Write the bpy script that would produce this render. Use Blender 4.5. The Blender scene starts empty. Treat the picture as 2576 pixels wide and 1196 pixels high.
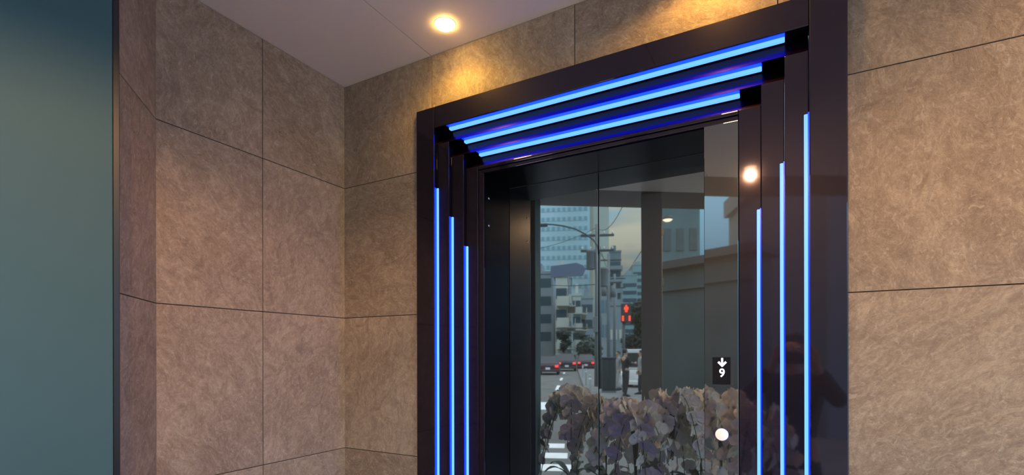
import bpy, bmesh, math, random
from mathutils import Vector, Matrix
random.seed(7)
PI = math.pi
scene = bpy.context.scene
COL = scene.collection

# ------------------------------------------------------------------ camera
F_PX, CX, CY, YAW = 1262.25, 1288.0, 891.0, 0.5055     # focal length and horizon in pixels of 2576x1196
CAM = Vector((1.801, -1.657, 1.5))
cam_data = bpy.data.cameras.new('camera')
cam_data.sensor_fit = 'HORIZONTAL'; cam_data.sensor_width = 36.0
cam_data.lens = 36.0 * F_PX / 2576.0
cam_data.shift_y = (CY - 598.0) / 2576.0
cam_data.clip_start = 0.02; cam_data.clip_end = 2000
cam = bpy.data.objects.new('camera', cam_data); COL.objects.link(cam)
cam.location = CAM
cam.rotation_euler = (PI / 2, math.radians(0.11), YAW)
scene.camera = cam

# ------------------------------------------------------------------ view
vs = scene.view_settings
vs.view_transform = 'Standard'; vs.look = 'None'; vs.gamma = 1.0; vs.use_curve_mapping = False
vs.exposure = 0.42

# ------------------------------------------------------------------ sky (dusk, broken cloud)
world = bpy.data.worlds.new('dusk_sky'); scene.world = world; world.use_nodes = True
wn = world.node_tree; wn.nodes.clear()
def WN(t, **k):
    n = wn.nodes.new(t)
    for a, b in k.items(): setattr(n, a, b)
    return n
tc = WN('ShaderNodeTexCoord'); mp = WN('ShaderNodeMapping'); mp.inputs['Scale'].default_value = (1.5, 1.5, 6.0)
noi = WN('ShaderNodeTexNoise'); noi.inputs['Scale'].default_value = 2.6; noi.inputs['Detail'].default_value = 6; noi.inputs['Roughness'].default_value = .55
sepx = WN('ShaderNodeSeparateXYZ'); bias = WN('ShaderNodeMapRange')          # clouds thin out towards +x
bias.inputs['From Min'].default_value = -.24; bias.inputs['From Max'].default_value = -.15; bias.inputs['To Min'].default_value = .06; bias.inputs['To Max'].default_value = -.30
addb = WN('ShaderNodeMath', operation='ADD')
rmp = WN('ShaderNodeValToRGB'); rmp.color_ramp.elements[0].position = .38; rmp.color_ramp.elements[1].position = .62
rmp.color_ramp.elements[0].color = (.36, .72, .96, 1); rmp.color_ramp.elements[1].color = (1.02, .93, .74, 1)
e = rmp.color_ramp.elements.new(.50); e.color = (.74, .74, .66, 1)
sep = WN('ShaderNodeSeparateXYZ'); mr = WN('ShaderNodeMapRange')
mr.inputs['From Min'].default_value = .30; mr.inputs['From Max'].default_value = .75
mix = WN('ShaderNodeMix', data_type='RGBA'); mix.inputs[7].default_value = (.74, .70, .76, 1)
bg = WN('ShaderNodeBackground'); bg.inputs['Strength'].default_value = 2.4
wo = WN('ShaderNodeOutputWorld')
L = wn.links.new
L(tc.outputs['Generated'], mp.inputs['Vector']); L(mp.outputs[0], noi.inputs['Vector']); L(tc.outputs['Generated'], sepx.inputs[0]); L(sepx.outputs['X'], bias.inputs['Value']); L(noi.outputs['Fac'], addb.inputs[0]); L(bias.outputs[0], addb.inputs[1]); L(addb.outputs[0], rmp.inputs['Fac'])
L(tc.outputs['Generated'], sep.inputs[0]); L(sep.outputs['Z'], mr.inputs['Value'])
L(mr.outputs[0], mix.inputs[0]); L(rmp.outputs['Color'], mix.inputs[6]); L(mix.outputs[2], bg.inputs['Color'])
lum = WN('ShaderNodeMapRange')                                                 # overcast sky: about four times brighter overhead than at the horizon
lum.inputs['From Min'].default_value = .10; lum.inputs['From Max'].default_value = .85; lum.inputs['To Min'].default_value = .42; lum.inputs['To Max'].default_value = 4.6
side_boost = WN('ShaderNodeMapRange'); side_boost.inputs['From Min'].default_value = .18; side_boost.inputs['From Max'].default_value = .75    # unseen sky towards +x, brightened to light the walls
side_boost.inputs['To Min'].default_value = 1.0; side_boost.inputs['To Max'].default_value = 2.5
lm = WN('ShaderNodeMath', operation='MULTIPLY'); L(sepx.outputs['X'], side_boost.inputs['Value'])
L(sep.outputs['Z'], lum.inputs['Value']); L(lum.outputs[0], lm.inputs[0]); L(side_boost.outputs[0], lm.inputs[1]); L(lm.outputs[0], bg.inputs['Strength']); L(bg.outputs[0], wo.inputs['Surface'])

# ------------------------------------------------------------------ helpers
DOOR_Y = 0.245                                   # plane of the mirror-finish lift doors
cY, sY = math.cos(YAW), math.sin(YAW)
def behind(px, k, z=None, py=None):
    """real point of the street seen in the doors at column px, k metres along the reflected view"""
    s = (px - CX) / F_PX
    x = CAM.x + (cY * s - sY) * k; y = CAM.y + (sY * s + cY) * k
    if z is None: z = CAM.z + (CY - py) / F_PX * k
    return Vector((x, 2 * DOOR_Y - y, z))
def hz(py, k): return CAM.z + (CY - py) / F_PX * k
s0 = (1440 - CX) / F_PX
STREET = Vector((cY * s0 - sY, -(sY * s0 + cY), 0)).normalized()     # away down the street
SIDE = Vector((-STREET.y, STREET.x, 0))
if SIDE.dot(Vector((cY, -sY, 0))) < 0: SIDE = -SIDE
ST_ANG = math.atan2(STREET.y, STREET.x)

MATS = {}
def mat(name, col, rough=.6, metal=0., emit=None, estr=0., spec=.5, var=.0, scale=8., bump=0., coat=0., trans=0., alpha=1.):
    if name in MATS: return MATS[name]
    m = bpy.data.materials.new(name); m.use_nodes = True
    nt = m.node_tree; b = nt.nodes['Principled BSDF']
    b.inputs['Base Color'].default_value = (*col, 1); b.inputs['Roughness'].default_value = rough
    b.inputs['Metallic'].default_value = metal; b.inputs['Specular IOR Level'].default_value = spec
    b.inputs['Coat Weight'].default_value = coat; b.inputs['Transmission Weight'].default_value = trans
    if emit: b.inputs['Emission Color'].default_value = (*emit, 1); b.inputs['Emission Strength'].default_value = estr
    if var or bump:
        t = nt.nodes.new('ShaderNodeTexCoord'); n = nt.nodes.new('ShaderNodeTexNoise')
        n.inputs['Scale'].default_value = scale; n.inputs['Detail'].default_value = 5
        nt.links.new(t.outputs['Object'], n.inputs['Vector'])
        if var:
            r = nt.nodes.new('ShaderNodeValToRGB')
            r.color_ramp.elements[0].position = .3; r.color_ramp.elements[1].position = .7
            r.color_ramp.elements[0].color = (*[c * (1 - var) for c in col], 1)
            r.color_ramp.elements[1].color = (*[min(1, c * (1 + var)) for c in col], 1)
            nt.links.new(n.outputs['Fac'], r.inputs['Fac']); nt.links.new(r.outputs['Color'], b.inputs['Base Color'])
        if bump:
            bp = nt.nodes.new('ShaderNodeBump'); bp.inputs['Strength'].default_value = bump; bp.inputs['Distance'].default_value = .01
            nt.links.new(n.outputs['Fac'], bp.inputs['Height']); nt.links.new(bp.outputs[0], b.inputs['Normal'])
    MATS[name] = m
    return m

class MB:
    """collects shapes for ONE mesh"""
    def __init__(s): s.bm = bmesh.new()
    def box(s, lo, hi, M=None, bevel=0):
        x0, y0, z0 = lo; x1, y1, z1 = hi
        b = bmesh.new(); r = bmesh.ops.create_cube(b, size=1)
        bmesh.ops.scale(b, verts=b.verts, vec=(x1 - x0, y1 - y0, z1 - z0))
        bmesh.ops.translate(b, verts=b.verts, vec=((x0 + x1) / 2, (y0 + y1) / 2, (z0 + z1) / 2))
        if bevel: bmesh.ops.bevel(b, geom=b.edges[:], offset=bevel, segments=2, affect='EDGES', profile=.5)
        s.add(b, M); return s
    def add(s, b, M=None):
        if M is not None: bmesh.ops.transform(b, matrix=M, verts=b.verts)
        me = bpy.data.meshes.new('t'); b.to_mesh(me); b.free(); s.bm.from_mesh(me); bpy.data.meshes.remove(me)
    def prism(s, pts, axis, a0, a1, bevel=0, M=None):
        """polygon pts in the two other axes, extruded along axis from a0 to a1"""
        b = bmesh.new()
        def P(p, a): return {0: (a, p[0], p[1]), 1: (p[0], a, p[1]), 2: (p[0], p[1], a)}[axis]
        A = [b.verts.new(P(p, a0)) for p in pts]; B = [b.verts.new(P(p, a1)) for p in pts]
        n = len(pts); b.faces.new(A); b.faces.new(B[::-1])
        for i in range(n): b.faces.new((A[i], B[i], B[(i + 1) % n], A[(i + 1) % n]))
        bmesh.ops.recalc_face_normals(b, faces=b.faces)
        if bevel: bmesh.ops.bevel(b, geom=b.edges[:], offset=bevel, segments=2, affect='EDGES', profile=.5)
        s.add(b, M); return s
    def tube(s, pts, rad, seg=10, cap=True):
        pts = [Vector(p) for p in pts]; n = len(pts)
        rr = rad if isinstance(rad, (list, tuple)) else [rad] * n
        b = bmesh.new(); rings = []; up = None
        for i, p in enumerate(pts):
            d = (pts[min(i + 1, n - 1)] - pts[max(i - 1, 0)]).normalized()
            if up is None: up = Vector((0, 0, 1)) if abs(d.z) < .9 else Vector((1, 0, 0))
            a = d.cross(up).normalized(); c = a.cross(d).normalized(); up = c
            rings.append([b.verts.new(p + (a * math.cos(2 * PI * j / seg) + c * math.sin(2 * PI * j / seg)) * rr[i]) for j in range(seg)])
        for i in range(n - 1):
            for j in range(seg):
                b.faces.new((rings[i][j], rings[i][(j + 1) % seg], rings[i + 1][(j + 1) % seg], rings[i + 1][j]))
        if cap: b.faces.new(rings[0][::-1]); b.faces.new(rings[-1])
        bmesh.ops.recalc_face_normals(b, faces=b.faces)
        s.add(b); return s
    def lathe(s, prof, seg=32, M=None):
        b = bmesh.new(); rings = []
        for r, z in prof:
            if r < 1e-6: rings.append([b.verts.new((0, 0, z))])
            else: rings.append([b.verts.new((r * math.cos(2 * PI * j / seg), r * math.sin(2 * PI * j / seg), z)) for j in range(seg)])
        for i in range(len(rings) - 1):
            A, B = rings[i], rings[i + 1]
            for j in range(seg):
                k = (j + 1) % seg
                if len(A) == 1 and len(B) > 1: b.faces.new((A[0], B[j], B[k]))
                elif len(B) == 1 and len(A) > 1: b.faces.new((A[j], B[0], A[k]))
                elif len(A) > 1: b.faces.new((A[j], B[j], B[k], A[k]))
        bmesh.ops.recalc_face_normals(b, faces=b.faces)
        s.add(b, M); return s
    def ball(s, c, r, sub=2, jit=0, M=None):
        b = bmesh.new(); bmesh.ops.create_icosphere(b, subdivisions=sub, radius=1)
        rv = r if isinstance(r, (tuple, list)) else (r, r, r)
        for v in b.verts:
            q = 1 + (random.random() - .5) * jit
            v.co = Vector((v.co.x * rv[0] * q + c[0], v.co.y * rv[1] * q + c[1], v.co.z * rv[2] * q + c[2]))
        s.add(b, M); return s
    def build(s, name, m, parent=None, smooth=False):
        me = bpy.data.meshes.new(name); s.bm.to_mesh(me); s.bm.free()
        me.materials.append(m)
        if smooth:
            for p in me.polygons: p.use_smooth = True
        o = bpy.data.objects.new(name, me); COL.objects.link(o)
        if parent: o.parent = parent
        return o
def smooth_by_angle(o, deg=35):
    me = o.data
    bm = bmesh.new(); bm.from_mesh(me)
    for f in bm.faces: f.smooth = True
    for ed in bm.edges:
        ed.smooth = len(ed.link_faces) == 2 and ed.calc_face_angle(0) < math.radians(deg)
    bm.to_mesh(me); bm.free(); return o
def tag(o, label, cat, group=None, kind=None):
    if label: o['label'] = label
    if cat: o['category'] = cat
    if group: o['group'] = group
    if kind: o['kind'] = kind
    return o
def struct(o): o['kind'] = 'structure'; return o
def empty(name, loc=(0, 0, 0), rz=0):
    o = bpy.data.objects.new(name, None); COL.objects.link(o)
    o.location = loc; o.rotation_euler = (0, 0, rz); o.empty_display_size = .1; return o
def kids(o): return [c for c in bpy.data.objects if c.parent == o]
def copy_tree(o, parent=None):
    c = o.copy(); COL.objects.link(c); c.parent = parent
    for ch in kids(o): copy_tree(ch, c)
    return c

# ------------------------------------------------------------------ materials of the lobby
def stone_material():
    m = bpy.data.materials.new('riven_stone_tile'); m.use_nodes = True
    nt = m.node_tree; N = nt.nodes; K = nt.links.new; b = N['Principled BSDF']
    at = N.new('ShaderNodeAttribute'); at.attribute_name = 'tile'
    tx = N.new('ShaderNodeTexCoord')
    ang = N.new('ShaderNodeMath'); ang.operation = 'MULTIPLY'; ang.inputs[1].default_value = 2.6
    K(at.outputs['Fac'], ang.inputs[0])
    rot = N.new('ShaderNodeVectorRotate'); rot.rotation_type = 'AXIS_ANGLE'
    nor = N.new('ShaderNodeNewGeometry')
    K(nor.outputs['True Normal'], rot.inputs['Axis']); K(tx.outputs['Object'], rot.inputs['Vector']); K(ang.outputs[0], rot.inputs['Angle'])
    offs = N.new('ShaderNodeVectorMath'); offs.operation = 'MULTIPLY_ADD'
    comb = N.new('ShaderNodeCombineXYZ')
    for i in range(3): K(at.outputs['Fac'], comb.inputs[i])
    offs.inputs[1].default_value = (37, 53, 71)
    K(comb.outputs[0], offs.inputs[0]); K(rot.outputs[0], offs.inputs[2])
    mp = N.new('ShaderNodeMapping'); mp.inputs['Scale'].default_value = (.9, .9, 1.35); K(offs.outputs[0], mp.inputs['Vector'])
    def noise(scale, det, rough, dist=0, src=mp):
        n = N.new('ShaderNodeTexNoise'); n.inputs['Scale'].default_value = scale; n.inputs['Detail'].default_value = det
        n.inputs['Roughness'].default_value = rough; n.inputs['Distortion'].default_value = dist
        K(src.outputs[0], n.inputs['Vector']); return n
    big = noise(2.2, 4, .5, .8); mid = noise(10, 9, .74, 2.6); fine = noise(60, 7, .8, 1.6)
    r1 = N.new('ShaderNodeValToRGB'); cr = r1.color_ramp
    cr.elements[0].position = .40; cr.elements[0].color = (.205, .15, .112, 1)
    cr.elements[1].position = .69; cr.elements[1].color = (.54, .44, .335, 1)
    e = cr.elements.new(.54); e.color = (.345, .268, .205, 1)
    sm = N.new('ShaderNodeMath'); sm.operation = 'MULTIPLY_ADD'; sm.inputs[1].default_value = .46
    K(mid.outputs['Fac'], sm.inputs[0])
    sb = N.new('ShaderNodeMath'); sb.operation = 'MULTIPLY_ADD'; sb.inputs[1].default_value = .26
    K(big.outputs['Fac'], sb.inputs[0])
    sf = N.new('ShaderNodeMath'); sf.operation = 'MULTIPLY'; sf.inputs[1].default_value = .36
    K(fine.outputs['Fac'], sf.inputs[0]); K(sf.outputs[0], sb.inputs[2]); K(sb.outputs[0], sm.inputs[2])
    K(sm.outputs[0], r1.inputs['Fac'])
    # pale veins
    vn = noise(5.5, 5, .6, 2.2)
    va = N.new('ShaderNodeMath'); va.operation = 'SUBTRACT'; va.inputs[1].default_value = .5; K(vn.outputs['Fac'], va.inputs[0])
    vb = N.new('ShaderNodeMath'); vb.operation = 'ABSOLUTE'; K(va.outputs[0], vb.inputs[0])
    vm = N.new('ShaderNodeMapRange'); vm.inputs['From Min'].default_value = .0; vm.inputs['From Max'].default_value = .02
    vm.inputs['To Min'].default_value = .22; vm.inputs['To Max'].default_value = 0; K(vb.outputs[0], vm.inputs['Value'])
    mx = N.new('ShaderNodeMix'); mx.data_type = 'RGBA'; mx.inputs[7].default_value = (.60, .52, .43, 1)
    K(vm.outputs[0], mx.inputs[0]); K(r1.outputs['Color'], mx.inputs[6])
    fl_ = noise(26, 5, .6, 3.0); fr_ = N.new('ShaderNodeMapRange'); fr_.inputs['From Min'].default_value = .57; fr_.inputs['From Max'].default_value = .68; fr_.inputs['To Max'].default_value = .42
    K(fl_.outputs['Fac'], fr_.inputs['Value']); m2 = N.new('ShaderNodeMix'); m2.data_type = 'RGBA'; m2.inputs[7].default_value = (.62, .54, .45, 1)
    K(fr_.outputs[0], m2.inputs[0]); K(mx.outputs[2], m2.inputs[6])
    dk = noise(7, 6, .6, 2.5); dr = N.new('ShaderNodeMapRange'); dr.inputs['From Min'].default_value = .42; dr.inputs['From Max'].default_value = .30; dr.inputs['To Max'].default_value = .40
    K(dk.outputs['Fac'], dr.inputs['Value']); m3 = N.new('ShaderNodeMix'); m3.data_type = 'RGBA'; m3.inputs[7].default_value = (.17, .12, .095, 1)
    K(dr.outputs[0], m3.inputs[0]); K(m2.outputs[2], m3.inputs[6]); K(m3.outputs[2], b.inputs['Base Color'])
    b.inputs['Roughness'].default_value = .62; b.inputs['Specular IOR Level'].default_value = .35
    hs = N.new('ShaderNodeMath'); hs.operation = 'MULTIPLY_ADD'; hs.inputs[1].default_value = .35
    K(fine.outputs['Fac'], hs.inputs[0]); K(mid.outputs['Fac'], hs.inputs[2])
    bp = N.new('ShaderNodeBump'); bp.inputs['Strength'].default_value = .7; bp.inputs['Distance'].default_value = .007
    K(hs.outputs[0], bp.inputs['Height']); K(bp.outputs[0], b.inputs['Normal'])
    return m
STONE = stone_material()
GROUT = mat('dark_grout', (.035, .03, .026), .9)

def dark_mirror(name, col, r1=.03, r2=.42, f=.18, wave=0., scale=3.):
    """polished dark-coated stainless steel: a sharp lobe plus a faint brushed one"""
    m = bpy.data.materials.new(name); m.use_nodes = True; nt = m.node_tree; N = nt.nodes; K = nt.links.new
    N.clear(); out = N.new('ShaderNodeOutputMaterial'); a = N.new('ShaderNodeBsdfPrincipled'); c = N.new('ShaderNodeBsdfPrincipled')
    for q, r in ((a, r1), (c, r2)):
        q.inputs['Base Color'].default_value = (*col, 1); q.inputs['Metallic'].default_value = 1; q.inputs['Roughness'].default_value = r
    mxs = N.new('ShaderNodeMixShader'); mxs.inputs[0].default_value = f
    K(a.outputs[0], mxs.inputs[1]); K(c.outputs[0], mxs.inputs[2]); K(mxs.outputs[0], out.inputs['Surface'])
    if wave:
        t = N.new('ShaderNodeTexCoord'); n = N.new('ShaderNodeTexNoise'); n.inputs['Scale'].default_value = scale; n.inputs['Detail'].default_value = 1
        bp = N.new('ShaderNodeBump'); bp.inputs['Strength'].default_value = wave; bp.inputs['Distance'].default_value = .01
        K(t.outputs['Object'], n.inputs['Vector']); K(n.outputs['Fac'], bp.inputs['Height']); K(bp.outputs[0], a.inputs['Normal'])
    return m
M_DOOR = dark_mirror('mirror_black_steel', (.27, .315, .325), .02, .5, .08, .012, 2.5)
M_FRAME = dark_mirror('bronze_black_steel', (.070, .061, .086), .04, .5, .26)
M_REVEAL = dark_mirror('black_reveal_steel', (.014, .012, .026), .28, .45, .25)
M_LINTEL = dark_mirror('black_lintel_steel', (.034, .012, .026), .2, .4, .3)
M_CEIL = mat('ceiling_panel', (.76, .68, .60), .30, spec=.5, bump=.05, scale=1.5)

# ------------------------------------------------------------------ walls
CEIL_Z = 2.735
ROWS = [-.13, .467, 1.067, 1.667, 2.267, CEIL_Z]
def tiled_wall(name, p0, p1, joints, thick=.02, hole=None, rows=ROWS, th=.14):
    """stone tiles from p0 to p1 (2-D), joints along it, hole = (a0,a1,z0,z1)"""
    p0 = Vector((*p0, 0)); p1 = Vector((*p1, 0)); d = (p1 - p0); Ln = d.length; d.normalize()
    n = Vector((d.y, -d.x, 0))                       # room side
    M = Matrix(((d.x, -n.x, 0, p0.x), (d.y, -n.y, 0, p0.y), (0, 0, 1, 0), (0, 0, 0, 1)))
    bm = bmesh.new(); lay = bm.faces.layers.float.new('tile'); g = .0014
    js = [0] + [j for j in joints if 0 < j < Ln] + [Ln]
    def slab(a0, a1, z0, z1, t, bevel=True):
        if a1 - a0 < .004 or z1 - z0 < .004: return
        b = bmesh.new(); bmesh.ops.create_cube(b, size=1)
        bmesh.ops.scale(b, verts=b.verts, vec=(a1 - a0, thick, z1 - z0))
        bmesh.ops.translate(b, verts=b.verts, vec=((a0 + a1) / 2, thick / 2, (z0 + z1) / 2))
        if bevel: bmesh.ops.bevel(b, geom=b.edges[:], offset=.0007, segments=1, affect='EDGES')
        bmesh.ops.transform(b, matrix=M, verts=b.verts)
        me = bpy.data.meshes.new('t'); b.to_mesh(me); b.free()
        k = len(bm.faces); bm.from_mesh(me); bpy.data.meshes.remove(me); bm.faces.ensure_lookup_table()
        for f in bm.faces[k:]: f[lay] = t
    for i in range(len(js) - 1):
        for r in range(len(rows) - 1):
            t = random.random(); a0, a1 = js[i] + g, js[i + 1] - g; z0, z1 = rows[r] + g, rows[r + 1] - g
            if i == 0: a0 -= g
            if i == len(js) - 2: a1 += g
            if hole and a0 < hole[1] and a1 > hole[0] and z0 < hole[3]:
                h0, h1, hb, ht = hole
                if z1 > ht: slab(max(a0, h0), min(a1, h1), ht, z1, t)
                slab(a0, min(a1, h0), z0, z1, t); slab(max(a0, h1), a1, z0, z1, t)
            else: slab(a0, a1, z0, z1, t)
    me = bpy.data.meshes.new(name); bm.to_mesh(me); bm.free(); me.materials.append(STONE)
    o = bpy.data.objects.new(name, me); COL.objects.link(o); struct(o)
    bk = MB()
    def bb(a0, a1, z0, z1): bk.box((a0, .003, z0), (a1, th, z1), M)
    if hole: bb(0, hole[0], rows[0], CEIL_Z); bb(hole[1], Ln, rows[0], CEIL_Z); bb(hole[0], hole[1], hole[3], CEIL_Z)
    else: bb(0, Ln, rows[0], CEIL_Z)
    bk.build('grout_backing', GROUT, o)
    return o
# elevator wall (y=0, room at y<0): runs left to right
EJ = [.506, 1.139, 1.772, 2.405, 3.038, 3.671]
tiled_wall('wall_back', (-.02, 0), (4.4, 0), [j + .02 for j in EJ], hole=(.49, 1.93, -.1, 2.48))
tiled_wall('wall_left', (0, -.79), (0, 0), [.378])
CH = Vector((.2095, -.982)); 
tiled_wall('wall_chamfer', (CH.x, CH.y), (0, -.79), [], th=.022)

# ceiling: its outer edge runs obliquely behind the viewer
EA = Vector((.034, -1.648)); EB = Vector((1.147, -2.396)); ed = (EB - EA).normalized()
el = EA - ed * .70; er = EA + ed * ((3.42 - EA.x) / ed.x)
ce = MB(); gy = .0015
def ceil_poly(pts, z0=CEIL_Z, z1=CEIL_Z + .04): ce.prism(pts, 2, z0, z1)
def edge_y(x): return EA.y + (x - EA.x) * ed.y / ed.x + .51
GX = [-.60, .5045, 1.3, 2.1, 2.9, 3.7, 4.45]
for i in range(len(GX) - 1):
    a, b_ = GX[i] + (gy if i else 0), GX[i + 1] - gy
    ceil_poly([(a, .1), (b_, .1), (b_, edge_y(b_)), (a, edge_y(a))])
o = struct(ce.build('ceiling', M_CEIL))
bkc = MB().prism([(-.6, .1), (4.45, .1), (4.45, edge_y(4.45)), (-.6, edge_y(-.6))], 2, CEIL_Z + .041, CEIL_Z + .3)
bkc.build('ceiling_backing', mat('ceiling_void', (.05, .045, .045), .9), o)
# fascia / eave band along the oblique edge
M_FASC = mat('fascia_metal', (.12, .10, .095), .4, .3)
nrm = Vector((ed.y, -ed.x)); nrm = nrm if nrm.y < 0 else -nrm
fa = MB(); A0 = EA - ed * .55; B0 = EA + ed * 5.4
fa.prism([tuple(A0 - nrm * .42), tuple(B0 - nrm * .42), tuple(B0), tuple(A0)], 2, CEIL_Z - .0, CEIL_Z + 1.6)
struct(fa.build('trim_1', M_FASC))

# floor of the lobby
fl = MB(); xs = [-.6 + .6 * i for i in range(8)]; 
fl.prism([(-.6, .1), (4.4, .1), (4.4, edge_y(4.4) - .40), (-.6, edge_y(-.6) - .40)], 2, -.12, 0)
struct(fl.build('floor', mat('dark_floor_tile', (.36, .34, .32), .35, var=.2, scale=5)))

# ------------------------------------------------------------------ elevator portal
LV = [-.016, .001, .018, .035]                       # front planes of the nested steps
XL = [.438, .530, .592, .652]; XR = [1.941, 1.850, 1.789, 1.727]
ZT = [2.512, 2.424, 2.364, 2.306]
portal = empty('elevator_portal', (1.19, 0, 0))
tag(portal, 'glossy bronze-black stepped metal portal with nine blue light strips around the lift doors', 'elevator frame')
def pp(mb, name, m, par=portal, smooth=False):
    o = mb.build(name, m, par, smooth); o.location = (-1.19, 0, 0) if par == portal else (0, 0, 0); return o
BK = .26
mb = MB()                                            # outermost surround, mitred as one folded sheet
mb.box((XL[0], LV[0], 0), (XL[1], .10, ZT[0]), bevel=.003)
pp(mb, 'outer_jamb', M_FRAME)
mb = MB(); mb.box((XR[1], LV[0], 0), (XR[0], .10, ZT[0]), bevel=.003); pp(mb, 'outer_jamb', M_FRAME)
mb = MB(); mb.box((XL[1] + .0006, LV[0], ZT[1]), (XR[1] - .0006, .10, ZT[0]), bevel=.003); pp(mb, 'outer_lintel', M_FRAME)
ZJ = [None, ZT[2], ZT[3], 2.252]
for k in (1, 2, 3):
    inn = (XL[k + 1], XR[k + 1]) if k < 3 else (.710, 1.664)
    mb = MB().box((XL[k] + .0004, LV[k], 0), (inn[0], .12, ZJ[k] - .0006), bevel=.002); pp(mb, 'stepped_jamb', M_FRAME)
    mb = MB().box((inn[1], LV[k], 0), (XR[k] - .0004, .12, ZJ[k] - .0006), bevel=.002); pp(mb, 'stepped_jamb', M_FRAME)
    # sloping black lintel that carries the light strip
    zb, zt = ZJ[k], ZT[k]
    mb = MB().prism([(LV[k] + .002, zb), (LV[k] + .030, zt - .001), (.13, zt - .001), (.13, zb)], 0, XL[k] + .0006, XR[k] - .0006)
    pp(mb, 'stepped_lintel', M_LINTEL)
# inner casing with a fine bevelled edge
mb = MB().box((.710, LV[3], 2.238), (1.664, .13, 2.2514), bevel=.003); pp(mb, 'inner_lintel', M_FRAME)
mb = MB().box((.710, LV[3] + .004, 2.222), (1.664, .13, 2.2372), bevel=.002); pp(mb, 'inner_lintel', M_FRAME)
mb = MB().box((.7106, LV[3] + .003, 0), (.736, .24, 2.2214), bevel=.002); pp(mb, 'inner_jamb', M_FRAME)
opan = MB().box((1.563, LV[3] + .002, 0), (1.6630, .24, 2.2214), bevel=.0015)
pp(opan, 'control_jamb', dark_mirror('control_jamb_steel', (.25, .265, .275), .025, .5, .10))
mb = MB().box((.7295, LV[3] + .012, 0), (.7372, .242, 2.2214)); pp(mb, 'left_reveal', M_REVEAL)
mb = MB().box((.7372, LV[3] + .012, 2.2186), (1.563, .242, 2.2220)); pp(mb, 'head_reveal', M_REVEAL)
# two small chrome dots on the dark reveal
M_CHR = mat('chrome', (.75, .75, .75), .15, 1)
for z in (2.02, 2.13):
    s_ = MB().lathe([(0, .0028), (.003, .0026), (.0052, .001), (.0055, 0)], 16, Matrix.Translation((.7372, .075, z)) @ Matrix.Rotation(PI / 2, 4, 'Y'))
    pp(s_, 'chrome_dot', M_CHR, smooth=True)

# LED strips: light-blue tube; its light on the reveal is a glowing blue face
M_LED = mat('led_light_blue', (.1, .3, .6), .4, emit=(.14, .43, 1.0), estr=1.0)
M_REVGLOW = mat('reveal_blue_glow', (.0, .02, .4), .3, emit=(.0, .006, 1.0), estr=8.0)
def led(lo, hi, deep_lo, deep_hi, label):
    o = MB().box(lo, hi, bevel=.0025); o = pp(o, 'light_strip', M_LED)
    d = MB().box(deep_lo, deep_hi); d = d.build('reveal_glow', M_REVGLOW, o)
    d['label'] = 'strip light on the step reveal, painted as deep blue glow'
    return o
for k in (1, 2, 3):
    y1 = LV[k] + .020; y0 = LV[k] + .003; z1 = ZT[k]; ins = .060
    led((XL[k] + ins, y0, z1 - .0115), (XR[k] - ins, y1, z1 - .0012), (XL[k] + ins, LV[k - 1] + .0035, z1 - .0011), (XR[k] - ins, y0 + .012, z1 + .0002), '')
    zt = 2.430 - .1225 * (k - 1) - .249
    w = .0125; y0 = LV[k] - .004
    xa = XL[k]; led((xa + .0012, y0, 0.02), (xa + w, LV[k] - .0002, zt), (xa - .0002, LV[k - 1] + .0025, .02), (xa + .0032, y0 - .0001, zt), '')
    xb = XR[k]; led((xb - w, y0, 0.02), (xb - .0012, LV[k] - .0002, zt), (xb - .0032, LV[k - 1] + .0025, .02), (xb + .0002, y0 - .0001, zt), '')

# lift doors
SEAM = 1.140
def leaf(x0, x1, label):
    o = MB().box((x0, DOOR_Y, .004), (x1, DOOR_Y + .03, 2.218), bevel=.0012)
    o = o.build('elevator_door', M_DOOR); tag(o, label, 'elevator door', 'centre-opening lift doors'); return o
leaf(.70, SEAM - .0012, 'left leaf of the dark mirror lift doors, reflecting the street and road')
leaf(SEAM + .0012, 1.60, 'right leaf of the dark mirror lift doors, reflecting a column and red crossing signal')
sh = MB().box((.60, DOOR_Y + .034, 0), (1.74, DOOR_Y + .06, 2.35)); o = sh.build('wall_shaft', mat('shaft_black', (.01, .01, .012), .9)); struct(o)

# floor indicator and call button
IND_Y = LV[3] + .002
ind = empty('floor_indicator', (1.6145, IND_Y, 1.4455))
tag(ind, 'small black display with a white down arrow above the number 9', 'display')
fr = MB().box((-.0285, -.0012, -.0445), (.0335, .001, .0445), bevel=.0004); fr.build('bezel', mat('bezel_grey', (.05, .055, .06), .12, spec=.8), ind)
sc = MB().box((-.0265, -.0022, -.0425), (.0255, -.0012, .0425)); sc.build('screen', mat('screen_black', (.004, .004, .006), .25), ind)
M_GLOW = mat('white_glow', (.9, .9, .9), .5, emit=(.93, .95, 1.0), estr=1.15)
ar = MB()
cx, cz = .0015, .0255
ar.box((cx - .0030, -.0030, cz - .008), (cx + .0030, -.0022, cz + .0150))
def seg(a, b, w):
    a = Vector(a); b = Vector(b); d = (b - a).normalized(); n = Vector((-d.y, d.x)) * w / 2
    a -= d * w * .25; b += d * w * .35
    return [tuple(a + n), tuple(b + n), tuple(b - n), tuple(a - n)]
for sgn in (-1, 1):
    ar.prism(seg((cx + sgn * .0102, cz + .0015), (cx, cz - .0095), .0066), 1, -.0030, -.0022)
ar.build('arrow', M_GLOW, ind)
fc = bpy.data.curves.new('digit', 'FONT'); fc.body = '9'; fc.size = .0365; fc.align_x = 'CENTER'; fc.align_y = 'CENTER'; fc.extrude = .0003; fc.offset = .00075
fo = bpy.data.objects.new('tmp_digit', fc); COL.objects.link(fo)
dg = bpy.context.evaluated_depsgraph_get(); me = bpy.data.meshes.new_from_object(fo.evaluated_get(dg)); bpy.data.objects.remove(fo)
me.materials.clear(); me.materials.append(M_GLOW)
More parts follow.
